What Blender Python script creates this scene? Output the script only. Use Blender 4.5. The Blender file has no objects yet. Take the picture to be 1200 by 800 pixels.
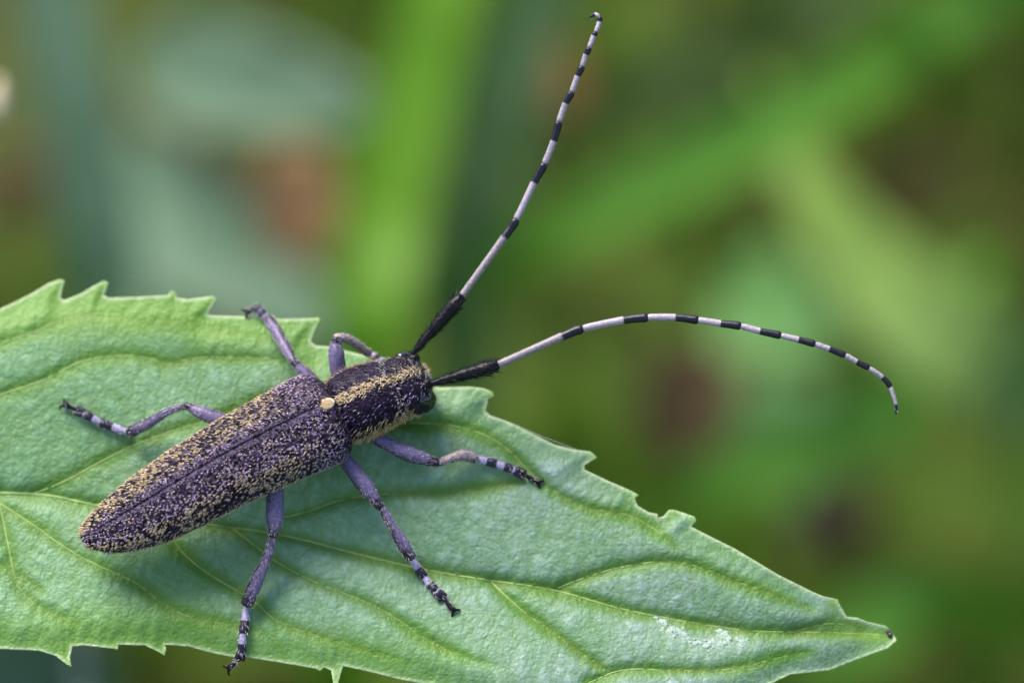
import bpy, math, random
import numpy as np
from mathutils import Vector, Matrix, noise
from mathutils.geometry import delaunay_2d_cdt
random.seed(7); rng = np.random.default_rng(7)
R = math.radians
scene = bpy.context.scene
# 1 Blender unit = 1 cm : a macro photograph, the frame is 4.5 cm wide at the leaf
scene.unit_settings.system = 'METRIC'; scene.unit_settings.scale_length = 0.01

# ------------------------------------------------------------------ camera
PITCH = R(52); DIST = 12.5; FRAME_W = 4.5
FWD = Vector((0, math.cos(PITCH), -math.sin(PITCH))); RIGHT = Vector((1, 0, 0)); UP = RIGHT.cross(FWD)
CAM = -FWD * DIST
cd = bpy.data.cameras.new('camera'); cam = bpy.data.objects.new('camera', cd)
scene.collection.objects.link(cam); scene.camera = cam
cam.location = CAM; cam.rotation_euler = (R(90) - PITCH, 0, 0)
cd.sensor_width = 36; cd.lens = 36 * DIST / FRAME_W; cd.clip_start = 0.1; cd.clip_end = 20000
cd.dof.use_dof = True; cd.dof.focus_distance = DIST - 0.36; cd.dof.aperture_fstop = 0.205   # about f/15 at this scale
cd.dof.aperture_blades = 0

# ------------------------------------------------------------------ light
SUN_EL, SUN_AZ = R(54), R(-38)          # azimuth from +Y towards +X : behind and to the left of the leaf
w = bpy.data.worlds.new('World'); scene.world = w; w.use_nodes = True
nt = w.node_tree; bg = nt.nodes['Background']
sky = nt.nodes.new('ShaderNodeTexSky'); sky.sky_type = 'NISHITA'; sky.sun_disc = False
sky.sun_elevation = SUN_EL; sky.sun_rotation = SUN_AZ; sky.air_density = 1.0; sky.dust_density = 2.0
nt.links.new(sky.outputs[0], bg.inputs[0]); bg.inputs[1].default_value = 0.112
sl = bpy.data.lights.new('sun', 'SUN'); so = bpy.data.objects.new('sun', sl); scene.collection.objects.link(so)
sl.energy = 2.4; sl.angle = R(32); sl.color = (1.0, 0.95, 0.86)
sd = Vector((math.sin(SUN_AZ) * math.cos(SUN_EL), math.cos(SUN_AZ) * math.cos(SUN_EL), math.sin(SUN_EL)))
so.rotation_euler = sd.to_track_quat('Z', 'Y').to_euler()
so.location = (-30, 40, 60)
vs = scene.view_settings; vs.view_transform = 'Standard'; vs.look = 'None'; vs.exposure = 1.3; vs.gamma = 1
scene.render.engine = 'CYCLES'
cy = scene.cycles; cy.use_denoising = True; cy.max_bounces = 6; cy.transparent_max_bounces = 6

# ------------------------------------------------------------------ helpers
PX = FRAME_W / 1200.0                    # 1 photo pixel at the leaf = 0.00375 cm
TILT = R(14)
LX = RIGHT.copy(); LY = UP * math.cos(TILT) + FWD * math.sin(TILT); LN = LX.cross(LY)
def ray(px, py):
    k = FRAME_W / DIST / 1200.0
    return FWD + RIGHT * ((px - 600) * k) + UP * ((400 - py) * k)
def B(px, py, h=0.0):
    "a point over the leaf's mean plane, h (in 1/267 cm) above it"
    d = ray(px, py); return CAM + d * ((LN.dot(-CAM) + h * PX) / LN.dot(d))
def B_np(p, h):
    k = FRAME_W / DIST / 1200.0
    d = np.array(FWD)[None] + np.array(RIGHT)[None] * ((p[:, 0:1] - 600) * k) + np.array(UP)[None] * ((400 - p[:, 1:2]) * k)
    t = (LN.dot(-CAM) + h * PX) / (d @ np.array(LN)); return np.array(CAM)[None] + d * t[:, None]
GROUND_Z = -30.0; BK = 1.27     # how far behind the plants stand
def D(px, py, depth):
    "a point at a depth (cm) from the lens"
    return CAM + ray(px, py) * (depth * BK if depth > 24.1 else depth)
def G(px, py, z=GROUND_Z):
    d = ray(px, py); return CAM + d * ((z - CAM.z) / d.z)
def lerp(a, b, t): return a + (b - a) * t
def sstep(a, b, x):
    t = np.clip((x - a) / (b - a), 0, 1); return t * t * (3 - 2 * t)

def mesh_obj(name, verts, faces, mat, parent=None, attrs=None, smooth=True):
    me = bpy.data.meshes.new(name)
    me.from_pydata([tuple(v) for v in verts] if not isinstance(verts, np.ndarray) else verts.tolist(), [], faces if isinstance(faces, list) else faces.tolist())
    for k, a in (attrs or {}).items():
        a = np.asarray(a, dtype=np.float32)
        if a.ndim == 1:
            at = me.attributes.new(k, 'FLOAT', 'POINT'); at.data.foreach_set('value', a)
        else:
            if a.shape[1] == 3: a = np.hstack([a, np.ones((len(a), 1), np.float32)])
            at = me.attributes.new(k, 'FLOAT_COLOR', 'POINT'); at.data.foreach_set('color', np.ascontiguousarray(a).ravel())
    if smooth: me.polygons.foreach_set('use_smooth', [True] * len(me.polygons))
    if mat: me.materials.append(mat)
    o = bpy.data.objects.new(name, me); scene.collection.objects.link(o)
    if parent: attach(o, parent)
    return o
def world_of(o):
    m = Matrix.Translation(o.location)
    return world_of(o.parent) @ m if o.parent else m
def attach(o, parent):
    "keeps the child's vertices where they stand: shifts its origin by the parents' own offsets"
    o.parent = parent; o.location = -world_of(parent).translation
def tag(o, label=None, cat=None, group=None, kind=None):
    for k, v in (('label', label), ('category', cat), ('group', group), ('kind', kind)):
        if v: o[k] = v
    return o
def empty(name, loc, label, cat, group=None):
    o = bpy.data.objects.new(name, None); scene.collection.objects.link(o); o.location = loc
    o.empty_display_size = 0.2
    return tag(o, label, cat, group)

def catmull(pts, rad, step):
    P = [Vector(p) for p in pts]; P = [P[0] * 2 - P[1]] + P + [P[-1] * 2 - P[-2]]
    r = [rad[0]] + list(rad) + [rad[-1]]; out = []; ro = []; to = []
    n_seg = len(pts) - 1
    for i in range(1, len(P) - 2):
        n = max(2, int((P[i + 1] - P[i]).length / step))
        for k in range(n):
            t = k / n; t2 = t * t; t3 = t2 * t
            out.append(0.5 * ((2 * P[i]) + (-P[i - 1] + P[i + 1]) * t + (2 * P[i - 1] - 5 * P[i] + 4 * P[i + 1] - P[i + 2]) * t2 + (-P[i - 1] + 3 * P[i] - 3 * P[i + 1] + P[i + 2]) * t3))
            ts = t * t * (3 - 2 * t)
            ro.append(r[i] + (r[i + 1] - r[i]) * ts); to.append((i - 1 + t) / n_seg)
    out.append(P[-2]); ro.append(r[-2]); to.append(1.0)
    return out, ro, to
def tube(pts, rad, n=14, step=None, flat=1.0, ref=None, cap=True):
    "smooth tapered tube, radii in photo pixels; returns verts, faces, t, ring-angle, normals"
    step = step or 3 * PX
    C, Rr, T = catmull(pts, [q * PX for q in rad], step)
    ref = ref or LN; rings = []; tt = []; ang = []
    m = len(C); idx = []
    if cap:
        for e in (0, 1):
            pass
    V = []; tv = []; av = []; nv = []
    def ring(c, tan, rr, t):
        s = tan.cross(ref)
        if s.length < 1e-4: s = tan.cross(LX)
        s.normalize(); u = s.cross(tan).normalized()
        for k in range(n):
            a = 2 * math.pi * k / n
            d = s * math.cos(a) + u * math.sin(a) * flat
            V.append(c + d * rr); tv.append(t); av.append(a); nv.append(d)
    rows = 0
    for i in range(m):
        tan = (C[min(i + 1, m - 1)] - C[max(i - 1, 0)]).normalized()
        if i == 0 and cap:
            for q in (0.97, 0.75, 0.4): ring(C[0] - tan * Rr[0] * q * 0.7, tan, Rr[0] * math.sqrt(1 - q * q), 0); rows += 1
        ring(C[i], tan, Rr[i], T[i]); rows += 1
        if i == m - 1 and cap:
            for q in (0.4, 0.75, 0.97): ring(C[-1] + tan * Rr[-1] * q * 0.7, tan, Rr[-1] * math.sqrt(1 - q * q), 1); rows += 1
    F = []
    for i in range(rows - 1):
        for k in range(n):
            a = i * n + k; b = i * n + (k + 1) % n; F.append((a, b, b + n, a + n))
    F.append(tuple(range(n))[::-1]); F.append(tuple(range((rows - 1) * n, rows * n)))
    return V, F, np.array(tv), np.array(av), nv
def merge(*parts):
    V = []; F = []
    for v, f in parts:
        o = len(V); V += list(v); F += [tuple(i + o for i in q) for q in f]
    return V, F
def blob(c, ax, n1=10, n2=14, bump=0.0, seed=0):
    "ellipsoid with three semi-axis vectors"
    V = []; F = []
    for i in range(n1 + 1):
        th = math.pi * (i + 0.001) / (n1 + 0.002)
        for k in range(n2):
            ph = 2 * math.pi * k / n2
            d = Vector((math.sin(th) * math.cos(ph), math.sin(th) * math.sin(ph), math.cos(th)))
            s = 1 + bump * noise.noise(d * 1.7 + Vector((seed, 0, 0)))
            V.append(c + (ax[0] * d.x + ax[1] * d.y + ax[2] * d.z) * s)
    for i in range(n1):
        for k in range(n2):
            a = i * n2 + k; b = i * n2 + (k + 1) % n2; F.append((a, a + n2, b + n2, b))
    F.append(tuple(range(n2))); F.append(tuple(range(n1 * n2, (n1 + 1) * n2))[::-1])
    return V, F
def hairs(name, base, direc, length, width, col, mat, parent):
    "many tapered bristles, three faces each, as one mesh"
    base = np.asarray(base); direc = np.asarray(direc); n = len(base)
    if n == 0: return None
    direc = direc / np.linalg.norm(direc, axis=1, keepdims=True)
    length = np.broadcast_to(length, (n,))[:, None]; width = np.broadcast_to(width, (n,))[:, None]
    a = np.cross(direc, rng.normal(size=(n, 3))); a /= np.linalg.norm(a, axis=1, keepdims=True); b = np.cross(direc, a)
    V = np.empty((n, 4, 3))
    for k in range(3):
        t = 2 * math.pi * k / 3; V[:, k] = base + (a * math.cos(t) + b * math.sin(t)) * width
    V[:, 3] = base + direc * length
    o = np.arange(n)[:, None] * 4
    F = np.concatenate([o + np.array([[0, 1, 3]]), o + np.array([[1, 2, 3]]), o + np.array([[2, 0, 3]])])
    C = np.repeat(np.asarray(col)[:, None, :], 4, axis=1).reshape(-1, 3)
    ob = mesh_obj(name, V.reshape(-1, 3), F, mat, parent, {'col': C}, smooth=False)
    ob['kind'] = 'stuff'; return ob

# ------------------------------------------------------------------ materials
class NT:
    def __init__(s, name):
        s.m = bpy.data.materials.new(name); s.m.use_nodes = True; s.t = s.m.node_tree
        s.b = s.t.nodes['Principled BSDF']; s.out = s.t.nodes['Material Output']
    def n(s, typ, **kw):
        nd = s.t.nodes.new(typ)
        for k, v in kw.items():
            if k in ('op',): nd.operation = v
            elif hasattr(nd, k) and not k.startswith('i_'): setattr(nd, k, v)
        return nd
    def l(s, a, b): s.t.links.new(a, b)
    def attr(s, name, col=False):
        a = s.n('ShaderNodeAttribute'); a.attribute_name = name; return a.outputs['Color' if col else 'Fac']
    def noise(s, scale, detail=3, rough=0.6, w=0):
        c = s.n('ShaderNodeTexCoord'); q = s.n('ShaderNodeTexNoise'); q.inputs['Scale'].default_value = scale
        q.inputs['Detail'].default_value = detail; q.inputs['Roughness'].default_value = rough
        mp = s.n('ShaderNodeMapping'); mp.inputs['Location'].default_value = (w, w * 2.3, -w); s.l(c.outputs['Object'], mp.inputs[0]); s.l(mp.outputs[0], q.inputs['Vector'])
        return q.outputs['Fac']
    def voronoi(s, scale, feature='F1', rnd=1.0):
        c = s.n('ShaderNodeTexCoord'); q = s.n('ShaderNodeTexVoronoi'); q.feature = feature; q.inputs['Scale'].default_value = scale
        q.inputs['Randomness'].default_value = rnd
        s.l(c.outputs['Object'], q.inputs['Vector']); return q.outputs['Distance']
    def ramp(s, fac, stops):
        r = s.n('ShaderNodeValToRGB'); e = r.color_ramp.elements
        while len(e) < len(stops): e.new(0.5)
        for k, (p, c) in enumerate(stops):
            e[k].position = p; e[k].color = (c[0], c[1], c[2], 1) if not isinstance(c, (int, float)) else (c, c, c, 1)
        s.l(fac, r.inputs[0]); return r.outputs[0]
    def mix(s, fac, a, b, blend='MIX'):
        q = s.n('ShaderNodeMix'); q.data_type = 'RGBA'; q.blend_type = blend
        for sock, v in ((0, fac), (6, a), (7, b)):
            if isinstance(v, bpy.types.NodeSocket): s.l(v, q.inputs[sock])
            elif isinstance(v, (int, float)) and sock == 0: q.inputs[0].default_value = v
            else: q.inputs[sock].default_value = (v[0], v[1], v[2], 1) if not isinstance(v, (int, float)) else (v, v, v, 1)
        return q.outputs[2]
    def math(s, op, a, b=0.5):
        q = s.n('ShaderNodeMath'); q.operation = op
        for k, v in ((0, a), (1, b)):
            if isinstance(v, bpy.types.NodeSocket): s.l(v, q.inputs[k])
            else: q.inputs[k].default_value = v
        return q.outputs[0]
    def bump(s, h, dist, strength=1.0, prev=None):
        q = s.n('ShaderNodeBump'); q.inputs['Distance'].default_value = dist; q.inputs['Strength'].default_value = strength
        s.l(h, q.inputs['Height'])
        if prev: s.l(prev, q.inputs['Normal'])
        return q.outputs[0]
    def fin(s, col=None, rough=None, spec=None, normal=None, trans=0.0, transcol=None, sheen=0, sheentint=None, coat=0):
        b = s.b
        def put(k, v):
            if v is None: return
            if isinstance(v, bpy.types.NodeSocket): s.l(v, b.inputs[k])
            elif isinstance(v, (tuple, list)): b.inputs[k].default_value = (*v, 1)
            else: b.inputs[k].default_value = v
        put('Base Color', col); put('Roughness', rough); put('Specular IOR Level', spec); put('Normal', normal)
        put('Sheen Weight', sheen); put('Sheen Tint', sheentint); put('Coat Weight', coat)
        if trans:
            tr = s.n('ShaderNodeBsdfTranslucent'); mx = s.n('ShaderNodeMixShader'); mx.inputs[0].default_value = trans
            tc = transcol if transcol is not None else col
            if isinstance(tc, bpy.types.NodeSocket): s.l(tc, tr.inputs[0])
            else: tr.inputs[0].default_value = (*tc, 1)
            if normal is not None: s.l(normal, tr.inputs['Normal'])
            s.l(b.outputs[0], mx.inputs[1]); s.l(tr.outputs[0], mx.inputs[2]); s.l(mx.outputs[0], s.out.inputs[0])
        return s.m

def m_leaf():
    s = NT('serrated_leaf_skin')
    nb = s.noise(2.2, 4, 0.6); nf = s.noise(30, 4, 0.7, 3)
    bloom = s.attr('bloom')
    green = s.mix(s.ramp(nb, [(0.35, 0), (0.65, 1)]), (0.085, 0.235, 0.020), (0.13, 0.31, 0.045))
    wax = s.mix(s.ramp(nb, [(0.3, 0), (0.7, 1)]), (0.32, 0.56, 0.34), (0.39, 0.60, 0.46))
    wax2 = s.mix(s.attr('blue'), wax, (0.40, 0.51, 0.52))
    bl = s.math('MULTIPLY', bloom, s.ramp(nf, [(0.3, 0.55), (0.7, 1.15)]))
    c = s.mix(bl, green, wax2)
    vc = s.voronoi(8, 'DISTANCE_TO_EDGE'); netline = s.ramp(vc, [(0.0, 1), (0.07, 0)]); vf = s.voronoi(30, 'DISTANCE_TO_EDGE')
    c = s.mix(s.math('MULTIPLY', netline, 0.30), c, (0.10, 0.25, 0.03)); c = s.mix(s.math('MULTIPLY', s.ramp(vf, [(0.0, 1), (0.12, 0)]), 0.16), c, (0.08, 0.20, 0.03))
    c = s.mix(s.attr('vein'), c, (0.13, 0.23, 0.018))
    c = s.mix(s.attr('yellow'), c, (0.22, 0.42, 0.04))
    c = s.mix(s.attr('lit_rim'), c, (0.62, 0.74, 0.42))  # whitish rim light painted into the margin colour
    c = s.mix(s.attr('scar'), c, (0.10, 0.045, 0.03)); c = s.mix(s.math('MULTIPLY', s.attr('chalk'), s.ramp(s.noise(45, 4, .7, 8), [(.35, .15), (.6, 1)])), c, (0.47, 0.57, 0.47))
    fine = s.noise(75, 2, 0.5, 1); mid = s.noise(34, 3, 0.6, 5)
    n1 = s.bump(mid, 0.010, 0.14); n1 = s.bump(fine, 0.008, 0.55, n1)
    n1 = s.bump(s.ramp(vc, [(0.0, 0.0), (0.25, 1.0)]), 0.008, 0.22, n1); n1 = s.bump(s.ramp(vf, [(0.0, 0.0), (0.3, 1.0)]), 0.004, 0.30, n1)
    return s.fin(c, s.ramp(nf, [(0.2, 0.42), (0.8, 0.58)]), 0.55, n1, 0.34, s.mix(0.6, c, (0.26, 0.48, 0.01)))
def m_flat(name, col, rough=0.6, spec=0.4, ns=20, var=0.35, bump=0.0, trans=0, bs=60, sheen=0):
    s = NT(name); n = s.noise(ns, 3, 0.6)
    d = tuple(q * (1 - var) for q in col); u = tuple(min(1, q * (1 + var)) for q in col)
    c = s.ramp(n, [(0.3, d), (0.7, u)])
    nm = s.bump(s.noise(bs, 2), 0.01, bump) if bump else None
    return s.fin(c, rough, spec, nm, trans, None, sheen)
def m_cuticle(name, dark, light, rough=0.38, pit=38, strength=0.9, coat=0.0, spec=0.5):
    s = NT(name)
    v = s.voronoi(pit, 'F1', 0.85); nn = s.noise(16, 3)
    c = s.mix(s.ramp(v, [(0.25, 0.0), (0.75, 1.0)]), dark, light)
    c = s.mix(s.ramp(nn, [(0.4, 0.0), (0.65, 0.7)]), c, dark)
    n = s.bump(s.ramp(v, [(0.05, 0.0), (0.6, 1.0)]), 0.012, strength)
    n = s.bump(s.noise(110, 2), 0.004, 0.6, n)
    return s.fin(c, rough, spec, n, coat=coat)
def m_hair(name='bristle', rough=0.55):
    s = NT(name); return s.fin(s.attr('col', True), rough, 0.35, None, 0.15, s.attr('col', True))
def m_band(name, light, dark, lo=0.40, hi=0.60):
    s = NT(name); f = s.attr('band'); n = s.noise(120, 3, 0.7)
    f2 = s.math('ADD', f, s.math('MULTIPLY', s.math('SUBTRACT', n, 0.5), 0.25))
    k = s.ramp(f2, [(lo, 0), (hi, 1)])
    li = s.ramp(s.noise(90, 3, 0.8, 2), [(0.25, tuple(q * 0.42 for q in light)), (0.6, light)])
    c = s.mix(k, li, dark)
    return s.fin(c, 0.30, 0.40, s.bump(n, 0.004, 0.5))
def m_blade(name, col, col2, trans=0.3):
    s = NT(name); n = s.noise(0.9, 3); c = s.ramp(n, [(0.3, col), (0.7, col2)])
    return s.fin(c, 0.5, 0.4, None, trans, c)

M_LEAF = m_leaf()
M_VEIN = m_flat('vein_skin', (0.27, 0.42, 0.11), 0.5, 0.5, 12, 0.25, trans=0.2)
M_ELY = m_cuticle('elytron_cuticle', (0.005, 0.003, 0.005), (0.040, 0.022, 0.058), 0.40, 44, spec=0.14)
M_PRO = m_cuticle('thorax_cuticle', (0.005, 0.003, 0.004), (0.026, 0.014, 0.042), 0.38, 64, 0.4, spec=0.12)
M_HEAD = m_cuticle('head_cuticle', (0.005, 0.003, 0.004), (0.026, 0.014, 0.042), 0.32, 70, 0.4, spec=0.16)
M_BELLY = m_flat('belly_cuticle', (0.03, 0.022, 0.03), 0.5)
M_EYE = m_flat('eye_facets', (0.006, 0.005, 0.006), 0.12, 0.8, 80, 0.2)
M_BLACK = m_flat('scape_cuticle', (0.004, 0.0035, 0.006), 0.40, 0.22, 40, 0.4, 0.4)
M_CREAM = m_flat('cream_scales', (0.62, 0.50, 0.34), 0.8, 0.2, 60, 0.25, 0.6)
M_HAIR = m_hair()
M_BAND = m_band('antenna_bands', (0.40, 0.335, 0.39), (0.008, 0.006, 0.014))
M_BANDL = m_band('tarsus_bands', (0.42, 0.37, 0.56), (0.012, 0.010, 0.022))
M_LEG = m_band('leg_cuticle', (0.19, 0.145, 0.27), (0.006, 0.004, 0.010), 0.08, 0.56)
M_LEGW = m_band('pale_leg_cuticle', (0.42, 0.33, 0.30), (0.05, 0.03, 0.04), 0.15, 0.8)
M_BAND3 = m_band('antenna_third_band', (0.27, 0.225, 0.24), (0.008, 0.006, 0.014))

# ------------------------------------------------------------------ ground and the plants behind
def g_ground():
    s = NT('mossy_soil'); a = s.noise(0.11, 5, 0.6); b = s.noise(0.45, 5, 0.65, 4)
    c = s.ramp(a, [(0.38, (0.060, 0.050, 0.010)), (0.5, (0.060, 0.085, 0.008)), (0.62, (0.060, 0.14, 0.012))])
    c = s.mix(s.ramp(b, [(0.4, 0), (0.7, 0.8)]), c, (0.035, 0.075, 0.012))
    return s.fin(c, 0.9, 0.2, s.bump(s.noise(2.5, 5), 0.3, 0.7))
V = []; F = []; xs = [-9000, -900, -150] + list(np.linspace(-60, 60, 61)) + [150, 900, 9000]
ys = [-9000, -900, -150] + list(np.linspace(-50, 90, 71)) + [200, 900, 9000]
for y in ys:
    for x in xs: V.append((x, y, GROUND_Z + (0.5 * noise.noise(Vector((x * .12, y * .12, 0))) + 0.2 * noise.noise(Vector((x * .5, y * .5, 3))) if abs(x) < 100 and -100 < y < 100 else 0)))
nx = len(xs)
for j in range(len(ys) - 1):
    for i in range(nx - 1): a = j * nx + i; F.append((a, a + 1, a + nx + 1, a + nx))
tag(mesh_obj('ground', V, F, g_ground()), kind='structure')

def blade_mesh(pts, wid, fold=0.12, seg=3):
    "a grass blade: a strip with a fold along its middle and real thickness; widths in cm"
    C, W, T = catmull([Vector(p) for p in pts], wid, 0.35); V = []; F = []; m = len(C)
    for i in range(m):
        tan = (C[min(i + 1, m - 1)] - C[max(i - 1, 0)]).normalized()
        s = tan.cross(-FWD - RIGHT * 0.2 - UP * 0.2).normalized(); u = s.cross(tan).normalized()
        hw = W[i] / 2
        V += [C[i] - s * hw + u * hw * fold, C[i] - u * 0, C[i] + s * hw + u * hw * fold, C[i] - u * 0.018]
    for i in range(m - 1):
        for a, b in ((0, 1), (1, 2), (2, 3), (3, 0)):
            F.append((i * 4 + a, i * 4 + b, i * 4 + 4 + b, i * 4 + 4 + a))
    F.append((0, 3, 2, 1)); F.append((m * 4 - 4, m * 4 - 3, m * 4 - 2, m * 4 - 1))
    return V, F
def broad_leaf(base, tip, width, sag, name, mat, parent, up=None, serr=0.05):
    "ovate leaf with a midrib fold, wavy margin and thickness"
    if up is not None and up.z < .9: width *= BK; sag *= BK
    up = up or Vector((0, -0.35, 1)).normalized(); L = (tip - base).length; ax = (tip - base).normalized()
    s = ax.cross(up).normalized(); u = s.cross(ax); V = []; F = []; n = 26; m = 9
    for layer in (0, 1):
        for i in range(n + 1):
            t = i / n; hw = width * 0.5 * (math.sin(math.pi * min(1, t ** 0.75 + 0.0)) ** 0.8 + 0.01) * (1 + serr * math.sin(t * 60))
            for k in range(m):
                q = (k / (m - 1)) * 2 - 1
                V.append(base + ax * (t * L) + s * (q * hw) + u * (abs(q) * hw * 0.22 - sag * 4 * (t - 0.35) ** 2 + 0.05 * math.sin(t * 18 + q * 3)) - u * (0.03 * layer))
    N0 = (n + 1) * m
    for i in range(n):
        for k in range(m - 1):
            a = i * m + k; F.append((a, a + 1, a + m + 1, a + m)); F.append((N0 + a, N0 + a + m, N0 + a + m + 1, N0 + a + 1))
        for k in (0, m - 1): a = i * m + k; F.append((a, a + m, N0 + a + m, N0 + a))
    o = mesh_obj(name, V, F, mat, parent)
    return o

def col(c):  # sRGB 0-255 -> linear
    return tuple(((q / 255 + .055) / 1.055) ** 2.4 if q > 10 else q / 255 / 12.92 for q in c)
M_GLAUC = m_blade('glaucous_leaf', (0.09, 0.165, 0.095), (0.11, 0.19, 0.115), 0.25)
M_BRIGHT = m_blade('bright_blade', (0.115, 0.28, 0.004), (0.13, 0.30, 0.005), 0.3)
M_MIDG = m_blade('mid_blade', (0.12, 0.31, 0.02), (0.14, 0.34, 0.03), 0.3)
M_GREYG = m_blade('greyish_blade', (0.12, 0.22, 0.07), (0.14, 0.25, 0.10), 0.3)
M_YELG = m_blade('yellowish_blade', (0.14, 0.235, 0.04), (0.155, 0.26, 0.05), 0.25)
M_PALE = m_blade('pale_leaf', (0.11, 0.27, 0.06), (0.13, 0.30, 0.09), 0.3)
M_DEAD = m_blade('dead_leaf_skin', (0.32, 0.165, 0.055), (0.36, 0.19, 0.07), 0.15)
M_DARKDEAD = m_blade('rotten_leaf_skin', (0.14, 0.08, 0.03), (0.17, 0.095, 0.038), 0.1)
M_DULL = m_blade('dull_blade', (0.06, 0.10, 0.014), (0.08, 0.13, 0.024), 0.25)

GB = 'grass blades and leaves blurred behind the leaf'
def grass(pts, wid, mat, label):
    V, F = blade_mesh(pts, [q * BK for q in wid]); o = mesh_obj('grass_blade', V, F, mat, smooth=False); tag(o, label, 'grass blade', GB); return o
grass([G(400, 900), D(408, 640, 29), D(425, 430, 26), D(452, 250, 26), D(490, 90, 26), D(530, -80, 26), D(600, -400, 27)], [.75, .8, .75, .75, .75, .7, .02], M_BRIGHT,
      'wide bright green grass blade rising upright behind the antennae')
grass([G(520, 760), D(540, 520, 32), D(545, 330, 29), D(580, 160, 28), D(640, -20, 27.5), D(720, -260, 27)], [.6, .7, .75, .8, .6, .02], M_GREYG,
      'narrower grey green blade beside the wide bright one, behind the upright antenna')
grass([G(1500, -120), D(1190, -20, 27), D(1040, 70, 26), D(900, 150, 25.5), D(760, 220, 25.5), D(640, 275, 26), D(520, 350, 28)], [.45, .5, .55, .58, .58, .5, .02], M_MIDG,
      'long green blade slanting down from the upper right corner')
grass([G(1250, -260), D(1010, -40, 30), D(860, 50, 29), D(720, 130, 29), D(600, 190, 30)], [.7, .8, .7, .6, .02], M_DULL,
      'duller blade lying above and parallel to the long slanting one')
grass([D(880, 60, 31), D(935, 190, 28), D(1000, 290, 26), D(1090, 375, 25), D(1210, 450, 25), D(1420, 560, 27), G(1500, 640)], [.02, .5, .8, .95, 1.0, .8, .6], M_YELG,
      'pale yellow green blade sloping down to the right edge')
grass([G(-30, 700), D(60, 480, 30), D(125, 360, 27), D(100, 170, 26), D(62, -20, 25.5), D(30, -260, 25)], [.5, .6, .7, .75, .7, .02], m_blade('blue_blade', (0.21, 0.33, 0.18), (0.24, 0.36, 0.2), 0.35),
      'blue grey blade standing at the far left')
grass([G(1150, 300), D(1080, 440, 30), D(960, 520, 29), D(840, 560, 29), D(760, 640, 30)], [.5, .7, .8, .6, .02], M_MIDG,
      'green blade crossing low behind the curved antenna')
grass([G(1300, 760), D(1120, 700, 30), D(1010, 740, 29), D(900, 820, 29)], [.5, .8, .8, .02], M_MIDG,
      'dark green blade below the leaf tip')
grass([G(760, -60), D(790, 60, 33), D(830, 140, 32), D(860, 260, 32)], [.4, .5, .5, .02], M_DULL,
      'short dull blade between the two antennae')

hp = empty('broad_leaved_herb', G(180, 330), 'blue green broad leaved herb blurred at the upper left', 'plant', None)
sp = [G(180, 330), D(150, 330, 33), D(165, 220, 30), D(200, 120, 28.5)]
V, F, *_ = tube(sp, [60, 50, 40, 20], 10, 0.5, ref=-FWD); mesh_obj('stem', V, F, M_GLAUC, hp)
broad_leaf(D(150, 70, 28.5), D(440, 125, 26), 1.1, 0.18, 'leaf', M_GLAUC, hp, -FWD)
broad_leaf(D(100, 180, 30), D(395, 400, 26), 1.35, 0.1, 'leaf', M_GLAUC, hp, -FWD)
broad_leaf(D(165, 220, 30), D(140, 430, 27), 0.9, 0.1, 'leaf', M_GLAUC, hp, -FWD)
hp2 = empty('broad_leaved_herb', G(900, 420), 'pale green herb leaves blurred below the curved antenna', 'plant', None)
V, F, *_ = tube([G(930, 470), D(915, 460, 33), D(900, 400, 30)], [50, 40, 25], 10, 0.5, ref=-FWD); mesh_obj('stem', V, F, M_PALE, hp2)
broad_leaf(D(840, 340, 30), D(975, 395, 28), 1.15, 0.1, 'leaf', M_PALE, hp2, -FWD)
broad_leaf(D(905, 430, 31), D(930, 590, 29), 1.0, 0.1, 'leaf', M_PALE, hp2, -FWD)
hp3 = empty('broad_leaved_herb', G(20, 1000), 'grey green herb leaf showing under the lower left leaf edge', 'plant', None)
V, F, *_ = tube([G(100, 1100), D(98, 900, 24), D(95, 800, 22), D(93, 720, 21)], [14, 12, 11, 8], 10, 0.4, ref=-FWD); mesh_obj('stem', V, F, m_flat('pale_stem', (0.34, 0.36, 0.34), 0.6), hp3)
broad_leaf(D(130, 850, 23), D(-90, 760, 21), 1.0, 0.1, 'leaf', M_GLAUC, hp3, -FWD)
V, F, *_ = tube([G(100, 300), D(-60, 300, 26), D(-30, 180, 18.5), D(-6, 128, 17)], [20, 14, 8, 6], 10, 0.5, ref=-FWD)
fb = empty('flower_bud', G(100, 300), 'small cream bud cut by the left picture edge', 'flower bud')
mesh_obj('stem', V, F, M_GREYG, fb)
V, F = blob(D(-3, 118, 17), [RIGHT * 0.06, UP * 0.13, FWD * 0.06], bump=.3); mesh_obj('petals', V, F, M_CREAM, fb)

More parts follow.
